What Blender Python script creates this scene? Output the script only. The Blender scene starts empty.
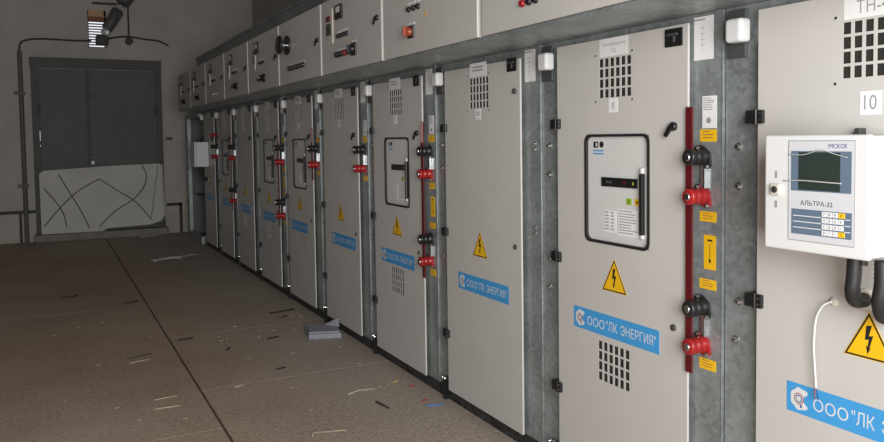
import bpy, bmesh, math, random
from mathutils import Vector, Matrix
from mathutils.geometry import delaunay_2d_cdt
random.seed(7)
SC = bpy.context.scene
COL = SC.collection
PI = math.pi

# ------------------------------------------------------------------ materials
def new_mat(name):
    m = bpy.data.materials.new(name); m.use_nodes = True
    nt = m.node_tree
    return m, nt, nt.nodes['Principled BSDF']

def plain(name, col, rough=.5, metal=0., var=.06, scale=6., bump=0., bscale=200., spec=.5):
    """procedural paint / plastic: base colour with a little cloudy variation, optional fine bump"""
    m, nt, b = new_mat(name)
    N = nt.nodes.new; L = nt.links.new
    tc = N('ShaderNodeTexCoord'); no = N('ShaderNodeTexNoise')
    no.inputs['Scale'].default_value = scale; no.inputs['Detail'].default_value = 5
    L(tc.outputs['Object'], no.inputs['Vector'])
    cr = N('ShaderNodeValToRGB')
    cr.color_ramp.elements[0].position = .3; cr.color_ramp.elements[1].position = .7
    cr.color_ramp.elements[0].color = (*[c*(1-var) for c in col], 1)
    cr.color_ramp.elements[1].color = (*[min(1, c*(1+var)) for c in col], 1)
    L(no.outputs['Fac'], cr.inputs['Fac']); L(cr.outputs['Color'], b.inputs['Base Color'])
    b.inputs['Roughness'].default_value = rough; b.inputs['Metallic'].default_value = metal
    b.inputs['Specular IOR Level'].default_value = spec
    if bump:
        n2 = N('ShaderNodeTexNoise'); n2.inputs['Scale'].default_value = bscale
        L(tc.outputs['Object'], n2.inputs['Vector'])
        bp = N('ShaderNodeBump'); bp.inputs['Strength'].default_value = bump; bp.inputs['Distance'].default_value = .002
        L(n2.outputs['Fac'], bp.inputs['Height']); L(bp.outputs['Normal'], b.inputs['Normal'])
    return m

def galvanised(name, c0, c1, metal, rough):
    m, nt, b = new_mat(name)
    N = nt.nodes.new; L = nt.links.new
    tc = N('ShaderNodeTexCoord')
    vo = N('ShaderNodeTexVoronoi'); vo.inputs['Scale'].default_value = 55
    no = N('ShaderNodeTexNoise'); no.inputs['Scale'].default_value = 5; no.inputs['Detail'].default_value = 6
    L(tc.outputs['Object'], vo.inputs['Vector']); L(tc.outputs['Object'], no.inputs['Vector'])
    sep = N('ShaderNodeSeparateColor'); L(vo.outputs['Color'], sep.inputs['Color'])
    mx = N('ShaderNodeMath'); mx.operation = 'MULTIPLY'; mx.inputs[1].default_value = .28
    L(sep.outputs['Red'], mx.inputs[0])
    ad = N('ShaderNodeMath'); ad.operation = 'ADD'
    L(mx.outputs[0], ad.inputs[0]); L(no.outputs['Fac'], ad.inputs[1])
    cr = N('ShaderNodeValToRGB'); cr.color_ramp.elements[0].position = .35; cr.color_ramp.elements[1].position = .95
    cr.color_ramp.elements[0].color = (*c0, 1); cr.color_ramp.elements[1].color = (*c1, 1)
    L(ad.outputs[0], cr.inputs['Fac']); L(cr.outputs['Color'], b.inputs['Base Color'])
    b.inputs['Metallic'].default_value = metal
    rr = N('ShaderNodeMapRange'); rr.inputs['To Min'].default_value = rough-.08; rr.inputs['To Max'].default_value = rough+.12
    L(no.outputs['Fac'], rr.inputs['Value']); L(rr.outputs['Result'], b.inputs['Roughness'])
    return m

def floor_material():
    m, nt, b = new_mat('worn_floor_plate')
    N = nt.nodes.new; L = nt.links.new
    tc = N('ShaderNodeTexCoord')
    n1 = N('ShaderNodeTexNoise'); n1.inputs['Scale'].default_value = .9; n1.inputs['Detail'].default_value = 8; n1.inputs['Roughness'].default_value = .65
    n2 = N('ShaderNodeTexNoise'); n2.inputs['Scale'].default_value = 45; n2.inputs['Detail'].default_value = 6
    L(tc.outputs['Object'], n1.inputs['Vector']); L(tc.outputs['Object'], n2.inputs['Vector'])
    cr = N('ShaderNodeValToRGB'); e = cr.color_ramp.elements
    e[0].position = .3; e[0].color = (.40, .285, .205, 1)
    e[1].position = .72; e[1].color = (.55, .435, .345, 1)
    L(n1.outputs['Fac'], cr.inputs['Fac'])
    cr2 = N('ShaderNodeValToRGB'); e = cr2.color_ramp.elements
    e[0].position = .28; e[0].color = (.62, .60, .58, 1); e[1].position = .62; e[1].color = (1.06, 1.06, 1.06, 1)
    L(n2.outputs['Fac'], cr2.inputs['Fac'])
    mix = N('ShaderNodeMix'); mix.data_type = 'RGBA'; mix.blend_type = 'MULTIPLY'; mix.inputs[0].default_value = .8
    L(cr.outputs['Color'], mix.inputs[6]); L(cr2.outputs['Color'], mix.inputs[7])
    # grey worn band along the switchgear
    sx = N('ShaderNodeSeparateXYZ'); L(tc.outputs['Object'], sx.inputs['Vector'])
    mr = N('ShaderNodeMapRange'); mr.inputs['From Min'].default_value = -1.1; mr.inputs['From Max'].default_value = -.35
    L(sx.outputs['X'], mr.inputs['Value'])
    m2 = N('ShaderNodeMix'); m2.data_type = 'RGBA'; m2.blend_type = 'MIX'
    sc = N('ShaderNodeMath'); sc.operation = 'MULTIPLY'; sc.inputs[1].default_value = .6
    L(mr.outputs['Result'], sc.inputs[0]); L(sc.outputs[0], m2.inputs[0])
    L(mix.outputs[2], m2.inputs[6])
    mg = N('ShaderNodeMix'); mg.data_type = 'RGBA'; mg.blend_type = 'MULTIPLY'; mg.inputs[0].default_value = .8
    mg.inputs[6].default_value = (.46, .415, .37, 1); L(cr2.outputs['Color'], mg.inputs[7])
    L(mg.outputs[2], m2.inputs[7])
    L(m2.outputs[2], b.inputs['Base Color'])
    b.inputs['Roughness'].default_value = .62
    # lozenge tread of the floor plates
    hs = []
    for sgn in (1, -1):
        mp = N('ShaderNodeMapping'); mp.inputs['Rotation'].default_value = (0, 0, sgn*PI/4)
        L(tc.outputs['Object'], mp.inputs['Vector'])
        w = N('ShaderNodeTexWave'); w.inputs['Scale'].default_value = 11
        L(mp.outputs['Vector'], w.inputs['Vector']); hs.append(w)
    mu = N('ShaderNodeMath'); mu.operation = 'MULTIPLY'
    L(hs[0].outputs['Fac'], mu.inputs[0]); L(hs[1].outputs['Fac'], mu.inputs[1])
    b1 = N('ShaderNodeBump'); b1.inputs['Strength'].default_value = .22; b1.inputs['Distance'].default_value = .004
    L(mu.outputs[0], b1.inputs['Height'])
    b2 = N('ShaderNodeBump'); b2.inputs['Strength'].default_value = .18; b2.inputs['Distance'].default_value = .004
    L(n2.outputs['Fac'], b2.inputs['Height']); L(b1.outputs['Normal'], b2.inputs['Normal'])
    L(b2.outputs['Normal'], b.inputs['Normal'])
    return m

def glass_material():
    m, nt, b = new_mat('clear_glass')
    b.inputs['Base Color'].default_value = (.9, .92, .92, 1)
    b.inputs['Roughness'].default_value = .08
    b.inputs['Transmission Weight'].default_value = .7
    return m

M = dict(
    paint=plain('light_grey_enamel', (.565, .547, .522), .42, var=.02, scale=3, bump=.05, bscale=350),
    galv=galvanised('galvanised_steel', (.24, .265, .27), (.46, .505, .51), .5, .40),
    galv2=galvanised('dull_galvanised_steel', (.13, .15, .155), (.28, .31, .315), .45, .45),
    black=plain('black_plastic', (.012, .012, .013), .38),
    rubber=plain('black_rubber', (.016, .016, .016), .55),
    plinth=plain('black_plinth_paint', (.032, .032, .032), .6, var=.7, scale=25),
    knobred=plain('orange_red_plastic', (.30, .045, .02), .35),
    lampplate=plain('dark_zinc_plate', (.085, .09, .09), .5, .3),
    breaker=plain('off_white_moulding', (.66, .66, .645), .4, var=.01),
    dark=plain('dark_interior', (.018, .016, .014), .8),
    red=plain('red_insulator', (.33, .014, .016), .3),
    darkred=plain('dark_red_bar', (.105, .006, .010), .45),
    pink=plain('pale_pink', (.62, .36, .37), .45),
    white=plain('white_plastic', (.70, .71, .71), .35, var=.015),
    paper=plain('white_paper', (.80, .80, .80), .7, var=.03),
    ink=plain('grey_print', (.30, .30, .31), .7),
    inkblack=plain('black_print', (.012, .012, .012), .6),
    yellow=plain('yellow_film', (.86, .50, .01), .5, var=.03),
    green=plain('green_film', (.28, .46, .03), .5),
    blue=plain('blue_film', (.055, .33, .70), .4, var=.03),
    navy=plain('navy_print', (.02, .05, .22), .5),
    steel=plain('zinc_plated_steel', (.62, .62, .62), .25, 1., var=.05),
    chrome=plain('chrome', (.8, .8, .8), .1, 1., var=.02),
    key=plain('white_key', (.75, .76, .78), .4),
    slate=plain('slate_blue_panel', (.12, .17, .235), .4, var=.03),
    silver=plain('silver_panel', (.60, .61, .64), .35, var=.02),
    screen=plain('lcd_screen', (.028, .040, .034), .12, var=.1),
    film=plain('crinkled_film', (.45, .46, .44), .2),
    plaster=plain('grey_plaster', (.50, .468, .43), .85, var=.10, scale=1.6, bump=.3, bscale=60),
    ceiling=plain('ceiling_concrete', (.16, .155, .15), .9, var=.1, scale=1.2),
    gate=plain('grey_gate_paint', (.112, .116, .113), .6, var=.10, scale=2.5),
    gateframe=plain('gate_frame_paint', (.085, .085, .083), .6, var=.1),
    lowbounce=plain('dark_plaster', (.13, .125, .12), .9),  # dark so the unseen left and near walls bounce less light
    pipe=plain('pipe_paint', (.13, .125, .12), .6),
    boardline=plain('dark_seam', (.09, .088, .085), .7),
    board=plain('dusty_white_board', (.63, .62, .60), .7, var=.06, scale=3),
    brown=plain('brown_timber', (.30, .13, .06), .7),
    tan=plain('pale_timber', (.62, .38, .22), .7),
    louver=plain('louver_blade', (.30, .27, .25), .6),
    lampbody=plain('dark_lamp_housing', (.115, .11, .112), .5),
    dullsteel=plain('dark_painted_steel', (.05, .05, .05), .6),
    straw=plain('straw', (.46, .38, .28), .8),
    stick=plain('dark_stick', (.035, .028, .022), .8),
    bag=plain('lilac_foam_sheet', (.27, .275, .335), .5, var=.1, scale=14),
    bluetape=plain('blue_strip', (.08, .25, .60), .5),
    redscrap=plain('red_scrap', (.40, .08, .06), .6),
    yellowscrap=plain('yellow_scrap', (.62, .52, .16), .6),
    concrete=plain('threshold_concrete', (.27, .25, .23), .9, var=.15, scale=8),
    groove=plain('dark_joint', (.03, .026, .022), .9),
    bone=plain('cream_sealant', (.62, .58, .50), .6),
    cabinet=plain('grey_cabinet_paint', (.15, .155, .155), .5),
    floor=floor_material(), glass=glass_material(),
)

OFF = (.45, .5, 0)
_KZ = [(0, .019), (.1, .126), (.6, .650), (1.0, 1.063), (1.4, 1.469), (1.7676, 1.8377), (3, 3.035)]
def KZ(z):                                               # heights surveyed along the row -> metres above the floor
    if z <= 0: return 0.
    for (a, p), (b, q) in zip(_KZ, _KZ[1:]):
        if z <= b: return p+(q-p)*(z-a)/(b-a)
    return z

# ------------------------------------------------------------------ mesh builder
_TXT = {}
def _fill(body, bold):
    """letter outlines filled by a constrained triangulation -> vertices, faces"""
    cu = bpy.data.curves.new('t', 'FONT'); cu.body = body; cu.size = 1; cu.offset = bold; cu.resolution_u = 4; cu.fill_mode = 'NONE'
    o = bpy.data.objects.new('t', cu); COL.objects.link(o)
    dg = bpy.context.evaluated_depsgraph_get(); dg.update()
    me = bpy.data.meshes.new_from_object(o.evaluated_get(dg), depsgraph=dg)
    P = [Vector((v.co.x, v.co.y)) for v in me.vertices]; E = [tuple(e.vertices) for e in me.edges]
    bpy.data.objects.remove(o); bpy.data.curves.remove(cu); bpy.data.meshes.remove(me)
    r = delaunay_2d_cdt(P, E, [], 0, 1e-5)
    def inside(x, y):                                    # even-odd rule keeps the counters open
        n = 0
        for a, b in E:
            (xa, ya), (xb, yb) = P[a], P[b]
            if (ya > y) != (yb > y) and xa+(y-ya)*(xb-xa)/(yb-ya) > x: n += 1
        return n % 2 == 1
    V = [(v.x, v.y) for v in r[0]]
    return V, [tuple(f) for f in r[2] if inside(sum(V[q][0] for q in f)/len(f), sum(V[q][1] for q in f)/len(f)+1e-7)]
_GL = {}
def text_geo(s, bold=0.):
    k = (s, bold)
    if k in _TXT: return _TXT[k]
    V = []; Fc = []
    for i, ch in enumerate(s):                           # letter by letter
        if ch == ' ': continue
        if (ch, bold) not in _GL: _GL[ch, bold] = _fill(ch, bold)
        vs, fs = _GL[ch, bold]
        dx = 0 if i == 0 else max(v[0] for v in _fill(s[:i+1], bold)[0])-max(v[0] for v in vs)
        o = len(V); V += [(x+dx, y) for x, y in vs]; Fc += [tuple(q+o for q in f) for f in fs]
    x0 = min(v[0] for v in V); x1 = max(v[0] for v in V); y0 = min(v[1] for v in V); y1 = max(v[1] for v in V)
    _TXT[k] = (V, Fc, x0, x1, y0, y1)
    return _TXT[k]

class MB:
    def __init__(s): s.v = []; s.f = []; s.m = []; s.sm = []; s.slots = []
    def mi(s, m):
        if m not in s.slots: s.slots.append(m)
        return s.slots.index(m)
    def add(s, vs, fs, m, smooth=False):
        o = len(s.v); s.v += [tuple(v) for v in vs]; k = s.mi(m)
        for f in fs: s.f.append(tuple(i+o for i in f)); s.m.append(k); s.sm.append(smooth)
    def box(s, x0, x1, y0, y1, z0, z1, m):
        vs = [(x, y, z) for x in (x0, x1) for y in (y0, y1) for z in (z0, z1)]
        s.add(vs, [(0,1,3,2), (4,6,7,5), (0,4,5,1), (2,3,7,6), (0,2,6,4), (1,5,7,3)], m); return s
    def bbox(s, x0, x1, y0, y1, z0, z1, m, r=.004, seg=2):
        bm = bmesh.new(); bmesh.ops.create_cube(bm, size=1)
        for v in bm.verts:
            v.co = Vector(((x0+x1)/2+v.co.x*(x1-x0), (y0+y1)/2+v.co.y*(y1-y0), (z0+z1)/2+v.co.z*(z1-z0)))
        bmesh.ops.bevel(bm, geom=bm.edges[:], offset=r, segments=seg, affect='EDGES', profile=.5)
        bm.verts.index_update()
        s.add([v.co[:] for v in bm.verts], [[v.index for v in f.verts] for f in bm.faces], m); bm.free(); return s
    def lathe(s, p, d, prof, m, n=20, smooth=True):
        """prof = [(t along d, radius)] from point p in direction d"""
        d = Vector(d).normalized(); u = d.orthogonal().normalized(); w = d.cross(u); p = Vector(p)
        vs = []; fs = []
        for t, r in prof:
            for k in range(n):
                a = 2*PI*k/n; vs.append(p+d*t+u*(r*math.cos(a))+w*(r*math.sin(a)))
        for i in range(len(prof)-1):
            for k in range(n):
                k2 = (k+1) % n; fs.append((i*n+k, i*n+k2, (i+1)*n+k2, (i+1)*n+k))
        s.add(vs, fs, m, smooth)
        s.add([vs[k] for k in range(n)], [tuple(range(n-1, -1, -1))], m)
        o = (len(prof)-1)*n
        s.add([vs[o+k] for k in range(n)], [tuple(range(n))], m)
        return s
    def cyl(s, p, q, r, m, n=16, r2=None):
        p = Vector(p); q = Vector(q)
        return s.lathe(p, q-p, [(0, r), ((q-p).length, r if r2 is None else r2)], m, n)
    def tube(s, path, r, m, n=10, rib=0.):
        P = [Vector(p) for p in path]; vs = []; fs = []; u = None
        for i, p in enumerate(P):
            d = (P[min(i+1, len(P)-1)]-P[max(i-1, 0)]).normalized()
            u = d.orthogonal().normalized() if u is None else (u-d*u.dot(d)).normalized()
            w = d.cross(u); rr = r*(1+(rib if i % 2 else 0))
            for k in range(n):
                a = 2*PI*k/n; vs.append(p+u*(rr*math.cos(a))+w*(rr*math.sin(a)))
        for i in range(len(P)-1):
            for k in range(n):
                k2 = (k+1) % n; fs.append((i*n+k, i*n+k2, (i+1)*n+k2, (i+1)*n+k))
        fs.append(tuple(range(n-1, -1, -1))); fs.append(tuple((len(P)-1)*n+k for k in range(n)))
        s.add(vs, fs, m, True); return s
    def prism(s, pts, x0, x1, m):
        """outline in the Y-Z plane given counter-clockwise as seen by somebody facing +X (right = -Y)"""
        n = len(pts)
        vs = [(x0, y, z) for y, z in pts]+[(x1, y, z) for y, z in pts]
        fs = [tuple(range(n)), tuple(range(2*n-1, n-1, -1))]
        fs += [(i, i+n, (i+1) % n+n, (i+1) % n) for i in range(n)]
        s.add(vs, fs, m); return s
    def text(s, string, x, yc, zc, w, h, m, bold=0.):
        """lettering facing -X, centred on (yc, zc), fitted in w x h"""
        vs, fs, a0, a1, b0, b1 = text_geo(string, bold)
        sx = w/(a1-a0); sz = h/(b1-b0)
        s.add([(x, yc+w/2-(vx-a0)*sx, zc-h/2+(vz-b0)*sz) for vx, vz in vs], fs, m); return s
    def lines(s, x, y1, y0, z1, z0, n, m, seed=0, fill=.45):
        """rows of small print between y1 (left) and y0 (right), z1 (top) and z0"""
        rnd = random.Random(seed); st = (z1-z0)/n
        for i in range(n):
            L = (y1-y0)*rnd.uniform(.6, 1.); zt = z1-i*st
            s.box(x-.0002, x, y1-L, y1, zt-st*fill, zt, m)
        return s
    def plate(s, x0, x1, y0, y1, z0, z1, holes, m):
        """solid sheet with rectangular holes (y0,y1,z0,z1)"""
        ys = sorted({y0, y1, *[h[0] for h in holes], *[h[1] for h in holes]})
        zs = sorted({z0, z1, *[h[2] for h in holes], *[h[3] for h in holes]})
        solid = [[not any(h[0]-1e-6 < (ys[i]+ys[i+1])/2 < h[1]+1e-6 and h[2] < (zs[j]+zs[j+1])/2 < h[3] for h in holes)
                  for j in range(len(zs)-1)] for i in range(len(ys)-1)]
        vi = {}; vs = []; fs = []
        def V(x, i, j):
            k = (x, i, j)
            if k not in vi: vi[k] = len(vs); vs.append((x, ys[i], zs[j]))
            return vi[k]
        ok = lambda i, j: 0 <= i < len(ys)-1 and 0 <= j < len(zs)-1 and solid[i][j]
        for i in range(len(ys)-1):
            for j in range(len(zs)-1):
                if not solid[i][j]: continue
                fs.append((V(x0,i,j), V(x0,i,j+1), V(x0,i+1,j+1), V(x0,i+1,j)))
                fs.append((V(x1,i,j), V(x1,i+1,j), V(x1,i+1,j+1), V(x1,i,j+1)))
                if not ok(i-1, j): fs.append((V(x0,i,j), V(x1,i,j), V(x1,i,j+1), V(x0,i,j+1)))
                if not ok(i+1, j): fs.append((V(x0,i+1,j), V(x0,i+1,j+1), V(x1,i+1,j+1), V(x1,i+1,j)))
                if not ok(i, j-1): fs.append((V(x0,i,j), V(x0,i+1,j), V(x1,i+1,j), V(x1,i,j)))
                if not ok(i, j+1): fs.append((V(x0,i,j+1), V(x1,i,j+1), V(x1,i+1,j+1), V(x0,i+1,j+1)))
        s.add(vs, fs, m); return s
    def build(s, name, parent=None, off=(0, 0, 0), label=None):
        me = bpy.data.meshes.new(name)
        me.from_pydata([(v[0]-off[0], v[1]-off[1], (KZ(v[2]) if off is OFF else v[2])-off[2]) for v in s.v], [], s.f)
        for m in s.slots: me.materials.append(M[m])
        for p, k, q in zip(me.polygons, s.m, s.sm): p.material_index = k; p.use_smooth = q
        bm = bmesh.new(); bm.from_mesh(me); bmesh.ops.recalc_face_normals(bm, faces=bm.faces[:]); bm.to_mesh(me); bm.free()
        o = bpy.data.objects.new(name, me); COL.objects.link(o)
        if parent: o.parent = parent
        if label: o['label'] = label
        return o

def tag(o, label, cat, group=None):
    o['label'] = label; o['category'] = cat
    if group: o['group'] = group
    return o
def thing(name, loc, label, cat, group=None):
    o = bpy.data.objects.new(name, None); COL.objects.link(o); o.location = loc; o.empty_display_size = .1
    return tag(o, label, cat, group)
def single(mb, name, loc, label, cat, group=None):
    o = mb.build(name, None, loc); o.location = loc
    return tag(o, label, cat, group)
def struct(o): o['kind'] = 'structure'; return o
def rrect(y0, y1, z0, z1, r, n=5):
    pts = []
    for cy, cz, a in ((y0+r, z0+r, -PI/2), (y0+r, z1-r, PI), (y1-r, z1-r, PI/2), (y1-r, z0+r, 0)):
        for k in range(n+1):
            t = a-(PI/2)*k/n; pts.append((cy+r*math.cos(t), cz+r*math.sin(t)))
    return pts
def smooth_path(pts, n=8):
    P = [Vector(p) for p in pts]; out = []
    for i in range(len(P)-1):
        a, b, c, d = P[max(i-1, 0)], P[i], P[i+1], P[min(i+2, len(P)-1)]
        for k in range(n):
            t = k/n
            out.append(.5*((2*b)+(c-a)*t+(2*a-5*b+4*c-d)*t*t+(3*b-a-3*c+d)*t**3))
    out.append(P[-1]); return out

# ------------------------------------------------------------------ the room
YF, XR, XL, YB, ZC = 12.4, 1.145, -6.0, -1.0, 4.4
fl = MB()
fl.box(XL, XR, YB, YF, -.12, -.03, 'groove')
XJ = -1.15
def slabs(x0, x1, js, gap):
    js = [YB]+js+[YF]
    for a, b in zip(js, js[1:]):
        fl.box(x0, x1, a+gap/2, b-gap/2, -.06, 0, 'floor')
slabs(XJ+.007, XR, [.4, 1.75, 3.09, 4.43, 5.75, 7.1, 8.45, 9.8, 11.15], .004)
slabs(XL, XJ-.007, [.6, 3.8, 7.03, 10.2], .004)
struct(fl.build('floor'))
struct(MB().box(XL-.2, XR+.2, YB-.2, YF+.2, ZC, ZC+.2, 'ceiling').build('ceiling'))
struct(MB().box(XR, XR+.2, YB, YF+.2, -.12, ZC, 'plaster').build('wall_right'))
struct(MB().box(XL-.2, XL, YB, YF+.2, -.12, ZC, 'lowbounce').build('wall_left'))
# far wall with the gate opening and the louvre opening
wb = MB()
GX0, GX1, GZ = -2.035, -.32, 2.63
LX0, LX1, LZ0, LZ1 = -1.285, -1.035, 2.83, 3.375
for x0, x1, z0, z1 in ((XL, GX0, -.12, ZC), (GX1, XR, -.12, ZC), (GX0, GX1, GZ, LZ0), (GX0, LX0, LZ0, LZ1), (LX1, GX1, LZ0, LZ1), (GX0, GX1, LZ1, ZC), (GX0, GX1, -.12, 0)):
    wb.box(x0, x1, YF, YF+.2, z0, z1, 'plaster')
wb.box(-.27, -.03, YF-.012, YF, 0, 2.9, 'plaster')       # plaster pier beside the gate
struct(wb.build('wall_back'))
# near wall behind the viewer, with the open gateway that lets the daylight in
wf = MB()
for x0, x1, z0, z1 in ((XL-.2, -3.9, -.12, ZC), (-.6, XR+.2, -.12, ZC), (-3.9, -.6, 3.0, ZC), (-3.9, -.6, -.12, 0)):
    wf.box(x0, x1, YB-.2, YB, z0, z1, 'lowbounce')
struct(wf.build('wall_front'))

# gate
gate = struct(bpy.data.objects.new('door_1', None)); COL.objects.link(gate); gate.location = ((GX0+GX1)/2, YF, 0)
gl = gate.location
g = MB()
g.box(GX0-.02, GX0+.07, YF-.05, YF+.1, 0, GZ+.03, 'gateframe'); g.box(GX1-.06, GX1+.03, YF-.05, YF+.1, 0, GZ+.03, 'gateframe')
g.box(GX0-.03, GX1+.035, YF-.06, YF+.1, GZ-.12, GZ+.03, 'gateframe')
g.build('gate_frame', gate, gl)
for a, b in ((GX0+.0745, -1.318), (-1.3175, GX1-.0605)):
    lf = MB()
    z0 = .10; z1 = GZ-.125
    lf.box(a, b, YF-.005, YF+.02, z0, z1, 'gate')
    for p, q in ((a, a+.05), (b-.05, b)): lf.box(p, q, YF-.03, YF-.005, z0, z1, 'gate')
    for z in (z0, 1.55, z1-.05): lf.box(a+.05, b-.05, YF-.022, YF-.005, z, z+.05, 'gate')
    leaf = lf.build('gate_leaf', gate, gl)
    hx = a if a < -1.5 else b
    for z in (.5, 1.85): MB().cyl((hx, YF-.06, z), (hx, YF-.06, z+.12), .016, 'gateframe').build('hinge', leaf, gl)
    if a > -1.5:
        MB().box(-1.345, -1.295, YF-.034, YF-.031, z0, z1, 'lowbounce').build('cover_strip', leaf, gl)
        MB().box(a-.04, a+.10, YF-.06, YF-.03, 2.08, 2.13, 'gateframe').build('bolt_latch', leaf, gl)
for a, b in ((.10, .24), (.70, 1.38), (1.40, 1.46), (1.60, 2.5)): MB().box(GX0+.065, GX0+.085, YF-.036, YF-.006, a, b, 'gateframe').build('gap_blocker', gate, gl)  # strips added to block daylight along the gap, leaving short glints
MB().bbox(GX0-.05, GX1+.05, YF-.22, YF+.1, 0, .113, 'concrete', .02).build('threshold', gate, gl)
pd = thing('padlock', (-1.285, YF-.05, 1.10), 'small padlock with a white tag on the gate just above the leaning board', 'padlock')
MB().bbox(-1.31, -1.26, YF-.075, YF-.045, 1.10, 1.155, 'white', .006).build('padlock_body', pd, pd.location)
MB().tube([(-1.30, YF-.06, 1.15), (-1.30, YF-.06, 1.19), (-1.285, YF-.06, 1.205), (-1.27, YF-.06, 1.19), (-1.27, YF-.06, 1.15)], .005, 'steel').build('shackle', pd, pd.location)

# louvred vent in the far wall, real sky behind it
lv = thing('louvered_vent', ((LX0+LX1)/2, YF, LZ0), 'small louvred vent full of daylight, high above the gate', 'vent')
l = MB()
l.box(LX0, LX0+.012, YF-.02, YF+.1, LZ0, LZ1, 'louver'); l.box(LX1-.03, LX1, YF-.02, YF+.1, LZ0, LZ1, 'tan')
l.box(LX0, LX1, YF-.02, YF+.1, LZ1-.09, LZ1, 'tan'); l.box(LX0, LX1, YF-.02, YF+.1, LZ1-.15, LZ1-.10, 'brown'); l.box(LX0, LX1, YF-.02, YF+.1, LZ0, LZ0+.012, 'louver')
l.build('vent_frame', lv, lv.location)
for i in range(10):
    z = LZ0+.03+i*.0385
    s_ = MB(); s_.add([(LX0+.012, YF+.00, z), (LX1-.03, YF+.00, z), (LX1-.03, YF+.05, z+.018), (LX0+.012, YF+.05, z+.018),
                       (LX0+.012, YF+.00, z+.011), (LX1-.03, YF+.00, z+.011), (LX1-.03, YF+.05, z+.029), (LX0+.012, YF+.05, z+.029)],
                      [(0,1,2,3), (4,7,6,5), (0,4,5,1), (3,2,6,7), (0,3,7,4), (1,5,6,2)], 'louver')
    s_.build('slat', lv, lv.location)

# leaning board with dark curved seams
bd = thing('board', (-1.13, 12.22, .10), 'large dusty white board with crossing dark curves leaning against the gate', 'board')
def bp(px, pz):  # board face leans a little: z -> y
    return (px-.035, 12.215+(pz-.1)*.06, pz)
bo = MB()
ol = [(-1.95, .12), (-1.17, .115), (-1.12, .15), (-.48, .17), (-.36, .21), (-.30, .30), (-.315, 1.07), (-.36, 1.09), (-1.0, 1.075), (-1.9, 1.03), (-1.96, .99), (-1.955, .17)]
n = len(ol)
vs = [bp(*p) for p in ol]+[(p[0], bp(*p)[1]+.02, p[1]) for p in ol]
bo.add(vs, [tuple(range(n)), tuple(range(2*n-1, n-1, -1))]+[(i, i+n, (i+1) % n+n, (i+1) % n) for i in range(n)], 'board')
bo.build('panel', bd, bd.location)
def wallpx(px, py): # photograph grid to the board plane (12.24 m away along the room)
    return (-1.97+(px-39)*.01364, 1.08-(py-164)*.01455)
for crv in ([(57.9,171.7),(70.6,195),(78,208.7),(85.5,226)], [(43.5,185),(54,198),(61,210.5),(63.8,224)],
            [(42.4,222.5),(58,205),(76,188.8),(97,177.2)], [(97,177.2),(116,190.6),(134,203.3),(148.5,221.4)],
            [(140.6,161.5),(145,174),(142,187),(130.5,199.6),(112.3,210.5),(95,226)]):
    pts = []
    for q in crv:
        x, z = wallpx(*q); x, y, z = bp(x, max(.125, min(z, 1.07))); pts.append((x, y-.002, z))
    MB().tube(smooth_path(pts, 6), .008, 'boardline', 6).build('seam', bd, bd.location)
pts = []
for q in ((157.6,165), (154,187), (148.6,219.5)):
    x, z = wallpx(*q); x, y, z = bp(x, max(.19, min(z, 1.06))); pts.append((x, y-.001, z))
MB().tube(smooth_path(pts, 5), .007, 'ink', 6).build('crease', bd, bd.location)

# pipes and strips on the far wall
single(MB().cyl((-2.18, 12.335, 0), (-2.18, 12.335, 2.74), .030, 'pipe', 14).tube(smooth_path([(-2.18, 12.335, 2.72), (-2.17, 12.335, 2.83), (-2.10, 12.335, 2.89), (-1.9, 12.335, 2.92), (-1.45, 12.335, 2.915), (-1.25, 12.31, 2.92)], 6), .013, 'dullsteel', 10),
       'steel_pipe', (-2.18, 12.335, 0), 'dark steel pipe rising left of the gate and bending over it', 'pipe')
o = bpy.data.objects['steel_pipe']
for z in (.80, 2.12): MB().box(-2.27, -2.13, 12.30, 12.399, z, z+.04, 'pipe').build('pipe_clamp', o, o.location)
single(MB().tube(smooth_path([(-1.15, 12.3, 2.90), (-.95, 12.38, 2.985), (-.75, 12.384, 3.012), (-.5, 12.38, 2.985), (-.30, 12.38, 2.965), (-.16, 12.38, 2.90)], 6), .014, 'dullsteel', 8),
       'cable', (-.7, 12.36, 2.97), 'slack dark cable running right above the gate from the lamp bracket', 'cable')
jb = thing('junction_box', (-.73, 12.40, 2.88), 'dark round junction box at the foot of the vertical rod above the gate', 'junction box')
MB().cyl((-.73, 12.40, 2.94), (-.73, 12.30, 2.94), .055, 'dullsteel').build('box_body', jb, jb.location)
MB().cyl((-.73, 12.35, 2.99), (-.73, 12.35, 3.49), .012, 'dullsteel', 8).build('conduit_rod', jb, jb.location)
for nm, pts, lab in (('grounding_bar', [(-3.4, .44), (-2.03, .44)], 'black steel strip running along the far wall, left of the gate'),
                     ('grounding_strip', [(-.245, .445), (-.055, .445), (-.055, 0)], 'black steel strip bent down to the floor, right of the gate')):
    b_ = MB(); t = .022
    for (xa, za), (xb, zb) in zip(pts, pts[1:]):
        b_.box(min(xa, xb)-t, max(xa, xb)+t, 12.372, 12.399, min(za, zb)-(t if za == zb else 0), max(za, zb)+t, 'rubber')
    if nm == 'grounding_bar': b_.box(-2.27, -2.235, 12.372, 12.399, 0, .418, 'rubber')
    single(b_, nm, (pts[0][0], 12.39, 0), lab, 'metal strip')
single(MB().bbox(-.25, -.15, 12.36, 12.387, 1.45, 1.49, 'black', .005), 'wall_switch', (-.20, 12.387, 1.47), 'small black switch on the wall between gate and switchgear', 'switch')

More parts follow.
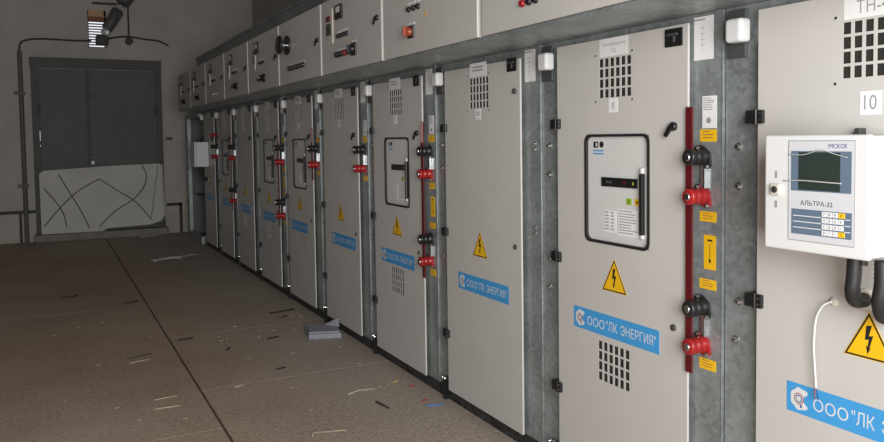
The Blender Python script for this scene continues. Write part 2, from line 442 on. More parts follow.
# twin tube lamp on a bracket above the gate
wl = thing('wall_lamp', (-1.0, 12.38, 3.47), 'dark tubular lamp with glass ends, hung aslant above the gate', 'lamp')
MB().box(-1.22, -.72, 12.28, 12.32, 3.46, 3.485, 'dullsteel').box(-.77, -.72, 12.28, 12.40, 3.45, 3.50, 'dullsteel').build('bracket', wl, wl.location)
A, B = Vector((-1.05, 12.18, 3.07)), Vector((-.87, 12.22, 3.38)); dr = (B-A).normalized(); LN = (B-A).length
MB().lathe(A, dr, [(0, .05), (.02, .075), (LN-.02, .085), (LN, .06)], 'lampbody').build('lamp_body', wl, wl.location)
for p, d in ((A, -dr), (B, dr)):
    MB().lathe(p, d, [(0, .05), (.02, .062), (.05, .056), (.08, .034), (.09, .004)], 'glass').build('glass_end', wl, wl.location)
MB().bbox(-1.19, -1.02, 12.24, 12.38, 2.86, 3.0, 'dullsteel', .02).build('terminal_box', wl, wl.location)
A, B = Vector((-.83, 12.22, 3.47)), Vector((-.62, 12.28, 3.80))
w2 = thing('wall_lamp', (-.7, 12.38, 3.7), 'dark lamp body cut off by the top edge, above the slanting tube lamp', 'lamp')
MB().lathe(A, B-A, [(0, .06), (.03, .11), ((B-A).length, .12)], 'lampbody').build('lamp_body', w2, w2.location)
MB().box(-.66, -.62, 12.28, 12.40, 3.62, 3.66, 'dullsteel').build('bracket', w2, w2.location)

# ------------------------------------------------------------------ switchgear
def vent_slots(y0, z0):
    return [(y0+c*.0309, y0+c*.0309+.0215, z0+r*.0385, z0+r*.0385+.031) for c in range(6) for r in range(4)]

def company_sign(par, y1, z0):
    s = MB(); W, H = .485, .083
    s.box(-.0008, 0, y1-W, y1, z0, z0+H, 'blue')
    cy, cz, x = y1-.044, z0+H/2, -.001
    pts = []
    for k in range(22):                                   # scalloped white disc with a bite on its right
        a = math.radians(35+k*290/21); r = .031*(1+.06*math.cos(7*a)); pts.append((cy-r*math.cos(a), cz+r*math.sin(a)))
    for k in range(8):
        a = math.radians(-60+k*120/7); pts.append((cy-.026+.016*math.cos(a), cz+.015*math.sin(a)))
    s.prism(pts, x-.0003, x, 'white')
    for r0, r1, mm in ((.0165, .0138, 'redscrap'), (.011, .008, 'navy')):
        q = []
        for k in range(18):
            a = 2*PI*k/18; q += [(cy+.004-r0*math.cos(a), cz+r0*math.sin(a)), (cy+.004-r1*math.cos(a), cz+r1*math.sin(a))]
        s.add([(x-.0006, *p) for p in q], [(2*k, 2*k+1, (2*k+3) % 36, (2*k+2) % 36) for k in range(18)], mm)
    s.box(x-.0006, x-.0003, cy-.006, cy, cz-.024, cz-.016, 'navy')
    zc = z0+.040
    s.text('ООО', x, y1-.138, zc, .105, .034, 'white', .012)
    s.text('"ЛК', x, y1-.232, zc+.002, .064, .036, 'white', .012)
    s.text('ЭНЕРГИЯ"', x, y1-.376, zc+.002, .186, .036, 'white', .012)
    s.build('company_sign', par, OFF)

def warning_sign(par, yc, z0, w=.142):
    h = w*.866; s = MB()
    def tri(w_, zb, x0, x1, m): s.prism([(yc+w_/2, zb), (yc-w_/2, zb), (yc, zb+w_*.866)], x0, x1, m)
    tri(w, z0, -.0007, 0, 'yellow'); tri(w*.955, z0+h*.015, -.0010, -.0007, 'inkblack'); tri(w*.84, z0+h*.053, -.0013, -.0010, 'yellow')
    k = w
    b = [(-.05, .60), (.055, .62), (.0, .42), (.085, .44), (.012, .20), (.04, .215), (-.025, .085), (-.052, .25), (-.022, .225), (.0, .36), (-.075, .34)]
    s.prism([(yc-u*k, z0+v*k) for u, v in b][::-1], -.0016, -.0013, 'inkblack')
    s.build('warning_sign', par, OFF)

def paper(par, name, y0, y1, z0, z1, x, mat='paper', rows=0, ink='ink', sub=None, seed=0, mg=.16, fill=.45):
    s = MB(); s.box(x-.0008, x, y0, y1, z0, z1, mat)
    if rows: s.lines(x-.0008, y1-(y1-y0)*mg, y0+(y1-y0)*mg, z1-(z1-z0)*.14, z0+(z1-z0)*.1, rows, ink, seed, fill)
    if sub: sub(s, x-.001)
    return s.build(name, par, OFF)

def bolt(par, x, y, z, r=.009, h=.008):
    s = MB(); s.lathe((x, y, z), (-1, 0, 0), [(0, r*1.35), (.002, r*1.35)], 'steel', 14, False)
    s.lathe((x-.002, y, z), (-1, 0, 0), [(0, r), (h*.7, r), (h, r*.75)], 'steel', 6, False)
    s.build('bolt', par, OFF)

def bushing(root, y, z, colour):
    s = MB(); x = .024
    c = 'red' if colour == 'red' else 'black'
    # two-eared flange
    pts = []
    for k in range(24):
        a = 2*PI*k/24; r = .027+.016*abs(math.cos(a))**6
        pts.append((y+r*(math.cos(a)*.55-math.sin(a)*.83), z+r*(math.cos(a)*.83+math.sin(a)*.55)))
    s.prism(pts, x-.010, x, c)
    s.lathe((x-.010, y, z), (-1, 0, 0), [(0, .026), (.010, .026), (.013, .022), (.022, .022), (.025, .0255), (.037, .0255), (.040, .021), (.046, .021), (.049, .026), (.064, .026), (.068, .021), (.068, .012)], c, 28)
    o = s.build('bushing', root, OFF, 'red ribbed bushing' if colour == 'red' else 'black ribbed bushing')
    MB().lathe((x-.076, y, z), (-1, 0, 0), [(0, .0125), (.004, .0125), (.006, .010)], 'steel', 20).build('stud', o, OFF)
    for sg in (1, -1): bolt(o, x-.010, y+sg*.036*.55, z+sg*.036*.83, .006, .007)

def lock_handle(par, y, z, x=0., mat='black'):
    s = MB()
    s.lathe((x, y, z), (-1, 0, 0), [(0, .015), (.010, .015), (.013, .011)], mat, 18)
    s.prism([(y+.006, z+.006), (y+.030, z-.028), (y+.020, z-.036), (y-.006, z-.006)], x-.020, x-.012, mat)
    s.build('lock_handle', par, OFF)

def hinge(par, z):
    s = MB()
    s.bbox(-.014, .024, .855, .885, z-.020, z+.020, 'black', .003)
    s.bbox(-.014, 0, .824, .846, z-.020, z+.020, 'black', .003)
    s.cyl((-.010, .850, z-.022), (-.010, .850, z+.022), .007, 'black', 12)
    for q in (-.009, .009): s.cyl((-.014, .835, z+q), (-.0155, .835, z+q), .004, 'steel', 8)
    s.build('hinge', par, OFF)

def breaker(root):
    y0, y1, z0, z1 = .311, .665, .957, 1.362
    g = MB(); o_ = rrect(y0-.004, y1+.004, z0-.004, z1+.004, .03); i_ = rrect(y0+.006, y1-.006, z0+.006, z1-.006, .024)
    n = len(o_)
    vs = [(-.004, *p) for p in o_]+[(-.004, *p) for p in i_]+[(.0, *p) for p in o_]+[(.016, *p) for p in i_]
    fs = []
    for k in range(n):
        j = (k+1) % n
        fs += [(k, j, n+j, n+k), (k, 2*n+k, 2*n+j, j), (n+k, n+j, 3*n+j, 3*n+k)]
    g.add(vs, fs, 'rubber')
    b = MB().bbox(.008, .09, y0-.004, y1+.004, z0-.004, z1+.004, 'breaker', .004)
    br = b.build('circuit_breaker', root, OFF, 'pale circuit breaker front in a black rubber frame')
    g.build('rubber_frame', br, OFF)
    s = MB().box(.002, .008, .378, .573, 1.170, 1.204, 'black')
    s.text('3:12', .0015, .53, 1.187, .03, .008, 'ink'); s.box(.0015, .002, .435, .452, 1.181, 1.192, 'darkred'); s.box(.0015, .002, .392, .400, 1.181, 1.192, 'green')
    s.build('display_strip', br, OFF)
    s = MB(); s.bbox(-.010, .006, .337, .354, 1.007, 1.224, 'black', .004)
    s.bbox(-.006, .006, .338, .354, 1.224, 1.245, 'white', .004); s.bbox(-.006, .006, .338, .353, .992, 1.007, 'white', .004)
    s.build('charging_lever', br, OFF)
    X = .008
    s = MB().box(X-.001, X, .410, .438, 1.108, 1.132, 'green').box(X-.001, X, .367, .393, 1.108, 1.132, 'yellow')
    s.text('0', X-.0012, .424, 1.12, .009, .014, 'inkblack'); s.box(X-.0013, X-.001, .374, .386, 1.117, 1.123, 'inkblack')
    s.build('state_sticker', br, OFF)
    s = MB().box(X-.0008, X, .363, .485, .992, 1.09, 'paper').box(X-.0008, X, .495, .564, .997, 1.08, 'paper')
    s.lines(X-.0008, .480, .37, 1.085, .995, 9, 'ink', 3, .35); s.lines(X-.0008, .525, .50, 1.075, 1.0, 6, 'ink', 4, .4); s.lines(X-.0008, .56, .535, 1.075, 1.0, 6, 'ink', 5, .4)
    s.build('data_label', br, OFF)
    s = MB().box(X-.0008, X, .598, .626, 1.315, 1.338, 'inkblack').box(X-.0012, X-.0008, .604, .611, 1.32, 1.333, 'paper').cyl((X, .578, 1.327), (X-.001, .578, 1.327), .012, 'inkblack', 14)
    s.lines(X-.0002, .628, .562, 1.306, 1.283, 2, 'blue', 6); s.build('maker_label', br, OFF)

def upper_door(root, k):
    U = -.296; Y0, Y1 = -.006, .958
    d = MB().bbox(U, -.270, Y0, Y1, 1.770, 2.238, 'paint', .003).build('relay_door', root, OFF)
    def meter(yc, zc, w, h):
        s = MB().bbox(U-.012, U, yc-w/2, yc+w/2, zc-h/2, zc+h/2, 'black', .003)
        s.box(U-.0125, U-.012, yc-w*.28, yc+w*.28, zc-.004, zc+h*.36, 'key'); s.build('meter', d, OFF)
    def strip(yc, z0, z1, w=.07):
        s = MB().box(U-.006, U, yc-w/2, yc+w/2, z0, z1, 'bone')
        s.box(U-.016, U-.006, yc-w*.25, yc+w*.4, z0+(z1-z0)*.25, z0+(z1-z0)*.58, 'screen'); s.box(U-.016, U-.006, yc-w*.2, yc+w*.4, z0+(z1-z0)*.66, z0+(z1-z0)*.80, 'darkred')
        s.build('terminal_strip', d, OFF)
    def button(y, z, m='black', r=.011, lab=True):
        s = MB(); s.lathe((U, y, z), (-1, 0, 0), [(0, r*1.3), (.006, r*1.3), (.007, r), (.014, r)], m, 16)
        if lab: s.box(U-.001, U, y-.018, y+.018, z+.022, z+.034, 'paper')
        s.build('push_button', d, OFF)
    def rotary(y, z, m='knobred', size=.062):
        s = MB().bbox(U-.010, U, y-size/2, y+size/2, z-size/2, z+size/2, 'black', .004).box(U-.001, U, y-.034, y+.034, z+size/2+.004, z+size/2+.016, 'paper')
        s.lathe((U-.010, y, z), (-1, 0, 0), [(0, .022), (.02, .021), (.022, .016)], m, 20).bbox(U-.048, U-.030, y-.007, y+.007, z-.024, z+.024, m, .003)
        s.build('rotary_switch', d, OFF)
    def row(y1, y0, z, m):
        n = 5
        for i in range(n):
            y = y1+(y0-y1)*i/(n-1); s = MB()
            s.lathe((U, y, z), (-1, 0, 0), [(0, .017), (.02, .016), (.024, .012)], m[i % len(m)], 14)
            s.box(U-.001, U, y-.02, y+.02, z+.018, z+.034, 'paper')
            s.build('push_button', d, OFF)
    lock_handle(d, .045, 2.01, U)
    if k in (0, 1):
        for y, m in ((.655, 'red'), (.612, 'black'), (.570, 'black')): button(y, 1.856, m, lab=False)
        for y in (.64, .58, .52): button(y, 2.0)
        meter(.62, 2.13, .12, .09)
    elif k == 2:
        for y in (.645, .592, .542): button(y, 1.99)
        rotary(.622, 1.876); meter(.62, 2.13, .12, .09)
        MB().prism([(.482, 1.935), (.456, 1.935), (.469, 1.958)], U-.001, U, 'yellow').build('warning_sign', d, OFF)
    elif k == 3:
        strip(.795, 1.953, 2.172, .093); meter(.632, 2.133, .122, .088)
        for i in range(4): button(.655-i*.05, 1.985)
        row(.665, .47, 1.872, ['black', 'black', 'black', 'red']); rotary(.395, 1.878, 'black', .075)
        MB().prism([(.503, 1.935), (.48, 1.935), (.4915, 1.955)], U-.001, U, 'yellow').build('warning_sign', d, OFF)
    elif k == 4:
        s = MB(); y, z = .735, 2.055
        s.lathe((U, y, z), (-1, 0, 0), [(0, .070), (.012, .072), (.018, .066)], 'black', 32)
        s.lathe((U-.018, y, z), (-1, 0, 0), [(0, .020), (.035, .020)], 'chrome', 20)
        s.lathe((U-.053, y, z), (-1, 0, 0), [(0, .055), (.006, .068), (.018, .068), (.024, .058), (.024, .02)], 'black', 32)
        s.build('hand_wheel', d, OFF, 'double black hand wheel on a bright hub')
        row(.67, .36, 1.876, ['black'])
    else:
        strip(.74-.02*(k % 2), 1.956, 2.16, .035); meter(.64, 2.135, .11, .10)
        for i in range(4): button(.57-i*.045, 2.0, r=.009)
        if k != 7:
            s = MB().lathe((U, .43, 1.866), (-1, 0, 0), [(0, .036), (.012, .036), (.014, .022), (.04, .020), (.044, .012)], 'black', 20)
            s.lathe((U-.044, .43, 1.866), (-1, 0, 0), [(0, .012), (.006, .010)], 'chrome', 12); s.build('selector_knob', d, OFF)
            MB().box(U-.02, U, .50, .60, 1.85, 1.876, 'black').build('fuse_strip', d, OFF)
        else:
            for y in (.55, .40): button(y, 1.85, 'steel')

CELL = {
 0: dict(win=False, vu=1, vl=0, up=0, low=0, post=0, sign=0.742, sz=.578, label='nearest grey switchgear cabinet, whose door carries the alarm controller with keypad'),
 1: dict(win=True, vu=1, vl=1, up=1, low=1, post=2, bar=1, sign=0.745, sz=.606, label='grey switchgear cabinet with breaker window, next to the cabinet with the alarm controller'),
 2: dict(win=False, vu=1, vl=0, up=0, low=0, post=0, sign=0.722, sz=.596, label='grey switchgear cabinet with plain windowless door and no red bushings'),
 3: dict(win=True, vu=1, vl=1, up=1, low=1, post=2, bar=1, sign=0.742, sz=.600, label='grey switchgear cabinet with breaker window, just beyond the plain windowless one'),
 4: dict(win=False, vu=1, vl=0, up=1, low=0, post=1, sign=0.695, sz=.598, label='grey switchgear cabinet with windowless door, black hand wheel above and one bushing pair'),
 5: dict(win=True, vu=1, vl=1, up=1, low=0, post=1, bar=.5, sign=0.79, sz=.598, label='grey switchgear cabinet with breaker window and only one red and black bushing pair'),
 6: dict(win=True, vu=1, vl=1, up=1, low=1, post=2, bar=1, sign=0.78, sz=.598, label='grey switchgear cabinet with breaker window, seventh from the near end, two bushing pairs'),
 7: dict(win=False, vu=1, vl=1, up=0, low=0, post=0, sign=0.75, sz=.598, label='grey switchgear cabinet with plain door, between two breaker-window cabinets toward the far end'),
 8: dict(win=True, vu=1, vl=0, up=1, low=1, post=0, bar=1, sign=0.75, sz=.598, label='grey switchgear cabinet with breaker window, second from the far end of the row'),
 9: dict(win=False, vu=0, vl=0, up=2, low=0, post=0, sign=0.75, sz=.598, label='farthest full grey switchgear cabinet, with the far white box on its door'),
}
def build_cell(k, c):
    YO = .720+k
    root = thing('switchgear_cabinet', (OFF[0], YO+OFF[1], 0), c['label'], 'electrical cabinet', 'switchgear cabinets in the row')
    MB().box(.04, .95, .003, .997, .0405, 1.754, 'galv2').build('cabinet_body', root, OFF)
    MB().box(.022, .93, .003, .997, 0, .040, 'plinth').build('plinth', root, OFF)
    # posts and lintel
    np_ = MB().box(.025, .0395, .0035, .165, .041, 1.753, 'galv').box(.0222, .025, .0035, .0055, .041, 1.753, 'galv').build('post', root, OFF)
    fp_ = MB().box(.030, .0395, .835, .9965, .041, 1.753, 'galv').build('post', root, OFF)
    MB().box(.027, .0395, .166, .834, 1.700, 1.753, 'galv').build('lintel', root, OFF)
    # door
    holes = []
    if c['vu']: holes += vent_slots(.4035, 1.503)
    if c['vl']: holes += vent_slots(.415, .436) 
    if c['win']: holes.append((.311, .665, .957, 1.362))
    zt = 1.725 if k < 2 else 1.708
    d = MB().plate(0, .002, .130, .850, .044, zt, holes, 'paint').box(.002, .009, .130, .133, .044, zt, 'paint').box(.002, .009, .847, .850, .044, zt, 'paint').box(.002, .009, .133, .847, .044, .047, 'paint').box(.002, .009, .133, .847, zt-.003, zt, 'paint').build('door', root, OFF)
    if c['vu']: MB().box(.0035, .0055, .39, .60, 1.495, 1.665, 'dark').build('vent_shade', d, OFF)  # dark sheet stands in for the shade inside the cabinet
    if c['vl']: MB().box(.0035, .0055, .36, .62, .425, .60, 'dark').build('vent_shade', d, OFF)  # likewise painted shade behind the lower slots
    for y, z in ((.60, 1.665), (.395, 1.665), (.60, 1.49), (.395, 1.49)):
        if c['vu']: MB().cyl((0, y, z), (-.002, y, z), .004, 'steel', 8).build('screw', d, OFF)
    for z in (1.41, .868, .338): hinge(d, z)
    if c['win']: breaker(root)
    lz = .867 if k == 2 else .715
    if k == 2: MB().lathe((0, .167, 1.565), (-1, 0, 0), [(0, .012), (.010, .012), (.013, .007)], 'dullsteel', 16).build('lock', d, OFF)
    else: lock_handle(d, .190, 1.388)
    MB().lathe((0, .175 if k == 2 else .19, lz), (-1, 0, 0), [(0, .011), (.006, .011), (.008, .006)], 'dullsteel', 16).build('lock', d, OFF)
    s = MB().bbox(-.006, 0, .150, .230, 1.655, 1.716, 'black', .003)
    s.bbox(-.016, -.006, .165, .215, 1.690, 1.700, 'dullsteel', .003).bbox(-.012, -.006, .178, .190, 1.668, 1.692, 'dullsteel', .003); s.build('latch_plate', d, OFF)
    warning_sign(d, .497, .780)
    company_sign(d, c['sign'], c['sz'])
    # labels above and below the vent
    def lab(s, x):
        if k == 0: s.text('ТН-4', x, .50, 1.685, .085, .034, 'ink')
        elif k == 1: s.text('Трансформатор', x, .4975, 1.700, .135, .014, 'ink'); s.text('Т2', x, .4975, 1.676, .024, .014, 'ink')
        else: s.lines(x, .55, .45, 1.705, 1.675, 2, 'ink', k)
    paper(d, 'name_label', .419, .578, 1.656, 1.723, 0, sub=lab)
    def num(s, x):
        if k == 0: s.text('10', x, .502, 1.437, .034, .038, 'ink')
        elif k == 1: s.text('8', x, .50, 1.472, .014, .026, 'ink')
        else: s.lines(x, .515, .485, 1.485, 1.46, 2, 'ink', k)
    if k == 0: paper(d, 'number_label', .472, .530, 1.405, 1.466, 0, sub=num)
    else: paper(d, 'number_label', .475, .526, 1.446, 1.499, 0, sub=num)
    # near post: single line diagram, instructions, yellow stickers
    X = .025
    def diagram(s, x):
        s.box(x-.0002, x, .0885, .0895, 1.63, 1.715, 'ink'); s.lines(x, .125, .055, 1.735, 1.725, 1, 'ink', k)
        for i in range(4): s.box(x-.0002, x, .078, .100, 1.65+i*.018, 1.6515+i*.018, 'ink')
    paper(np_, 'diagram_sheet', .044, .126, 1.602, 1.742, X, sub=diagram)
    if c['post']:
        def ins(s, x):
            s.lines(x, .086, .036, 1.478, 1.435, 6, 'ink', k, .4); s.cyl((x, .062, 1.405), (x-.0003, .062, 1.405), .010, 'ink', 12)
        paper(np_, 'instruction_label', .029, .089, 1.380, 1.484, X, sub=ins)
        ys = [(1.337, 1.376), (1.079, 1.112)]+([(.926, 1.036), (.862, .894), (.602, .637)] if c['post'] == 2 else [])
        for z0, z1 in ys:
            big = z1-z0 > .08
            if big: paper(np_, 'yellow_sticker', .031, .081, z0, z1, X, 'yellow', sub=lambda s, x, z0=z0, z1=z1: s.box(x-.0002, x, .0545, .0565, z0+.03, z1-.03, 'inkblack').prism([(.062, z0+.032), (.049, z0+.032), (.0555, z0+.018)]  , x-.0002, x, 'inkblack').box(x-.0002, x, .045, .066, z1-.02, z1-.014, 'inkblack'))
            else: paper(np_, 'yellow_sticker', .029, .099, z0, z1, X, 'yellow', 3, 'brown', seed=k, fill=.28)
    if c.get('bar'):
        z0 = .587 if c['bar'] == 1 else 1.04
        b = MB().box(-.012, -.005, .100, .126, z0, 1.45, 'darkred')
        for z in ([1.288, 1.162] if c['bar'] == .5 else [1.288, 1.162, .804, .683]): b.box(-.004, .0245, .108, .118, z-.010, z+.010, 'darkred')
        o = b.build('insulating_bar', root, OFF, 'dark red insulating strip')
        if k >= 3: MB().box(-.0135, -.0122, .099, .127, 1.335, 1.447, 'pink').build('pink_segment', o, OFF)  # pale pink segment near the top of the bar
    if c['up']:
        bushing(root, .078, 1.288, 'black'); bushing(root, .078, 1.162, 'red')
        MB().box(.012, .0245, .068, .084, 1.185, 1.262, 'steel').build('earth_link', root, OFF)
        if c['up'] == 2: bushing(root, .078, 1.43, 'red')
    if c['low']:
        bushing(root, .078, .804, 'black'); bushing(root, .078, .683, 'red')
        MB().box(.012, .0245, .068, .084, .706, .778, 'steel').build('earth_link', root, OFF)
    if not c['up']:
        for z in (1.33, 1.305, .965, .94): bolt(np_, X, .05, z, .006, .007)
    for y, z in ((.946, 1.322), (.944, 1.20), (.942, .845), (.952, .726)): bolt(fp_, .030, y, z, .009, .009)
    # lamp
    lp = MB().bbox(.018, .0295, .912, .985, 1.594, 1.742, 'lampplate', .004).build('lamp_bracket', root, OFF)
    MB().bbox(-.030, .018, .889, .953, 1.637, 1.709, 'white', .012, 3).build('lamp_cover', lp, OFF, 'white square lamp cover')
    # anchor
    a = MB().box(-.004, .0215, .888, .908, 0, .085, 'black').build('anchor_bracket', root, OFF)
    for y in (.884, .912): MB().lathe((.0215, y, .094), (-1, 0, 0), [(0, .008), (.03, .008), (.034, .005)], 'chrome', 12).build('anchor_bolt', a, OFF)
    # relay compartment on top
    MB().box(-.2695, .55, -.008, .988, 1.768, 2.24, 'paint').build('relay_compartment', root, OFF)
    MB().box(-.285, .55, -.008, .988, 1.7545, 1.7675, 'galv').build('overhang_tray', root, OFF)
    upper_door(root, k)
    return root
for k, c in CELL.items(): build_cell(k, c)

# cable duct along the top of the row
single(MB().box(-.26, .30, .72, 9.42, 2.298, 2.415, 'galv2').box(-.268, -.26, .72, 9.42, 2.388, 2.415, 'galv2'), 'cable_duct', (0, 5, 2.298),
       'long dark galvanised cable duct lying on top of the switchgear row', 'cable duct')

# ------------------------------------------------------------------ white controllers
def controller(y0, y1, z0, z1, D, full, label):
    t = thing('alarm_controller', (0, (y0+y1)/2, z0), label, 'control box'); L = t.location
    MB().bbox(-D+.022, -.004, y0+.003, y1-.003, z0+.003, z1-.003, 'white', .006).box(-.004, -.0005, y0+.02, y1-.02, z0+.02, z1-.02, 'white').build('housing', t, L)
    lid = MB().bbox(-D, -D+.020, y0, y1, z0, z1, 'white', .006, 3).build('lid', t, L)
    if not full: return t
    X = -D; W = y1-y0; H = z1-z0
    P = lambda u, v: (y1-u*W, z1-v*H)      # u from left, v from top
    # u,v measured on the lid
    def rect(s, u0, u1, v0, v1, d, m):
        a, b = P(u0, v0), P(u1, v1); s.box(X-d, X, b[0], a[0], b[1], a[1], m)
    s = MB(); rect(s, .255, .885, .045, .905, .0010, 'ink'); rect(s, .262, .878, .052, .898, .0014, 'silver'); pan = s.build('front_panel', t, L)
    s = MB(); rect(s, .285, .855, .135, .475, .0018, 'slate'); rect(s, .36, .755, .145, .465, .0022, 'screen')
    s.tube(smooth_path([(X-.004, P(.27, .17)[0], P(0, .165)[1]), (X-.005, P(.42, .2)[0], P(0, .165)[1]), (X-.006, P(.58, .2)[0], P(0, .125)[1]), (X-.004, P(.70, .2)[0], P(0, .155)[1]), (X-.003, P(.82, .2)[0], P(0, .185)[1])]), .0012, 'film', 6)
    s.tube(smooth_path([(X-.004, P(.22, .17)[0], P(0, .395)[1]), (X-.005, P(.40, .2)[0], P(0, .385)[1]), (X-.006, P(.60, .2)[0], P(0, .39)[1]), (X-.004, P(.77, .2)[0], P(0, .395)[1])]), .0018, 'film', 6)
    s.build('display', t, L)
    s = MB(); rect(s, .292, .862, .63, .845, .0018, 'slate')
    for v in (.685, .735, .785):
        rect(s, .31, .585, v, v+.006, .0021, 'paper'); rect(s, .80, .85, v, v+.006, .0021, 'paper')
    KS = [['7', '8', '9', 'F'], ['4', '5', '6', '+'], ['1', '2', '3', '-'], ['0', '.', '-', 'C']]
    s.build('keypad_panel', t, L)
    for r in range(4):
        for q in range(4):
            b = MB(); u0, v0 = .594+q*.051, .637+r*.052
            ye = r in (0, 3) and q == 3
            a, e = P(u0, v0), P(u0+(.055 if ye else .043), v0+.042)
            b.box(X-.0035, X-.0018, e[0], a[0], e[1], a[1], 'yellow' if ye else 'key')
            b.text(KS[r][q], X-.0038, (a[0]+e[0])/2, (a[1]+e[1])/2, .0045 if KS[r][q] not in '.-1' else (.0012 if KS[r][q] == '1' else .0025), .0065 if KS[r][q] not in '.-' else .0015, 'inkblack')
            b.build('key', t, L, 'yellow key' if ye else None)
    s = MB(); yy, zz = P(.73, .092); s.text('IMCKOE', X-.0018, yy, zz, .049, .0105, 'navy', .01)
    s.build('lettering', t, L); s = MB()
    yy, zz = P(.535, .575); s.text('АЛЬТРА-32', X-.0018, yy, zz, .090, .0125, 'inkblack')
    s.build('lettering', t, L)
    yy, zz = P(.135, .475)
    s = MB().bbox(X-.010, X, yy-.015, yy+.015, zz-.015, zz+.015, 'bone', .004); s.cyl((X-.010, yy, zz), (X-.012, yy, zz), .009, 'dullsteel', 16); s.box(X-.013, X-.012, yy-.0015, yy+.0015, zz-.007, zz+.007, 'black')
    lk = s.build('lock', t, L)
    s = MB()
    for v in (.345, .605):
        a, b = P(.115, v-.03), P(.14, v+.03); s.box(X-.0008, X, b[0], a[0], b[1], a[1], 'ink')
    s.build('lock_symbol', t, L)
    s = MB().bbox(-.03, -.0005, P(.57, 0)[0]-.008, P(.57, 0)[0]+.008, z1-.002, z1+.016, 'dullsteel', .003); s.build('mounting_lug', t, L)
    MB().lathe((-.095, 1.170, z0+.004), (0, 0, -1), [(0, .013), (.008, .013), (.009, .008), (.028, .008)], 'steel', 6, False).build('earth_stud', t, L)
    # raised side flange
    MB().box(-D+.06, -D+.064, y0-.002, y0+.004, z0+.02, z1-.02, 'silver').build('side_rib', t, L)
    return t
controller(1.113, 1.406, 1.123, 1.424, .17, True, 'white alarm controller with dark screen and keypad on the nearest cabinet')
controller(10.22, 10.50, 1.085, 1.415, .185, False, 'plain white box on the farthest cabinet, beside the stacked red bushings')
def conduit(path, lab, r=.017):
    path = [(x, y, KZ(z)+(.004 if y < 5 else -.04)) for x, y, z in path]; p = smooth_path(path, 12)
    o = single(MB().tube(p, r, 'rubber', 14, rib=.12), 'corrugated_conduit', path[-1], lab, 'conduit')
    e = Vector(path[-1])
    MB().lathe((-.0008, e.y, e.z), (-1, 0, 0), [(0, r*1.75), (.004, r*1.7), (.006, r*1.3)], 'bone', 20).build('sealing_ring', o, e)
    return o
conduit([(-.095, 1.196, 1.047), (-.095, 1.198, 1.0), (-.092, 1.203, .965), (-.065, 1.213, .936), (-.008, 1.226, .928)], 'black corrugated hose under the controller keypad, left of the cut-off one')
conduit([(-.090, 1.128, 1.048), (-.09, 1.128, .99), (-.088, 1.135, .95), (-.06, 1.145, .91), (-.008, 1.16, .90)], 'black corrugated hose under the controller, cut by the right edge')
conduit([(-.09, 10.3, 1.057), (-.09, 10.3, .98), (-.06, 10.3, .92), (-.008, 10.3, .90)], 'dark hose curving below the far white box into the cabinet', .022)
wr = single(MB().tube(smooth_path([(-.001, 1.317, 0.9697), (-.012, 1.326, 0.9667), (-.020, 1.340, 0.9523), (-.020, 1.357, 0.9143), (-.018, 1.364, 0.8445), (-.016, 1.362, 0.7829), (-.015, 1.358, 0.7214)], 8), .0028, 'white', 8),
            'white_wire', (-.001, 1.317, 0.9697), 'white wire hanging from a hole in the nearest door down to the blue sign', 'wire')
e = wr.location
MB().lathe((-.0006, 1.317, 0.9697), (-1, 0, 0), [(0, .012), (.004, .012), (.006, .007)], 'bone', 16).build('grommet', wr, e)
for dy, m in ((.004, 'redscrap'), (-.004, 'navy')):
    MB().tube([(-.015, 1.358, 0.7224), (-.015, 1.358+dy, 0.7090), (-.013, 1.358+dy*1.4, 0.6885)], .0014, m, 6).build('wire_core', wr, e)

# ------------------------------------------------------------------ open cabinet past the end of the row
oc = thing('open_cabinet', (.4, 11.30, 0), 'open doorless grey cabinet with dark cables inside, in the far corner past the row', 'electrical cabinet'); L = oc.location
y0, y1, H = 10.74, 11.86, 1.80
MB().box(.78, .80, y0, y1, .03, H, 'cabinet').box(.02, .78, y1-.02, y1, .03, H, 'cabinet').box(.02, .78, y0, y0+.02, .03, H, 'cabinet').box(.02, .80, y0, y1, H-.02, H, 'cabinet').box(.02, .80, y0, y1, 0, .03, 'cabinet').build('cabinet_shell', oc, L)
for a, b in ((y1-.16, y1), (y0, y0+.02)): MB().box(*((-.03, .02) if b == y1 else (.025, .06)), a, b, 0, H, 'galv').build('frame_post', oc, L)
for a, b in ((.0, .10), (H-.05, H)): MB().box(-.03, .02, y0+.02, y1-.16, a, b, 'galv').build('frame_rail', oc, L)
for z in (.62, 1.05): MB().box(.08, .75, y0+.03, y1-.03, z, z+.02, 'cabinet').build('shelf', oc, L)
MB().box(.35, .45, y0+.2, y1-.25, .35, .60, 'dark').build('apparatus', oc, L)
for i, y in enumerate((10.95, 11.2, 11.45)):
    MB().tube(smooth_path([(.25, y, .03), (.22, y+.03, .2), (.25, y-.04, .42), (.3, y, .61)], 5), .025, 'rubber', 8).build('cable', oc, L)
MB().tube(smooth_path([(.2, 11.5, 1.55), (.1, 11.4, 1.35), (.12, 11.2, 1.2), (.2, 11.0, 1.3)], 6), .02, 'rubber', 8).build('cable', oc, L)
for z in (.5, 1.0, 1.45): MB().box(-.045, -.03, y1-.16, y1-.12, z, z+.05, 'black').build('hinge', oc, L)

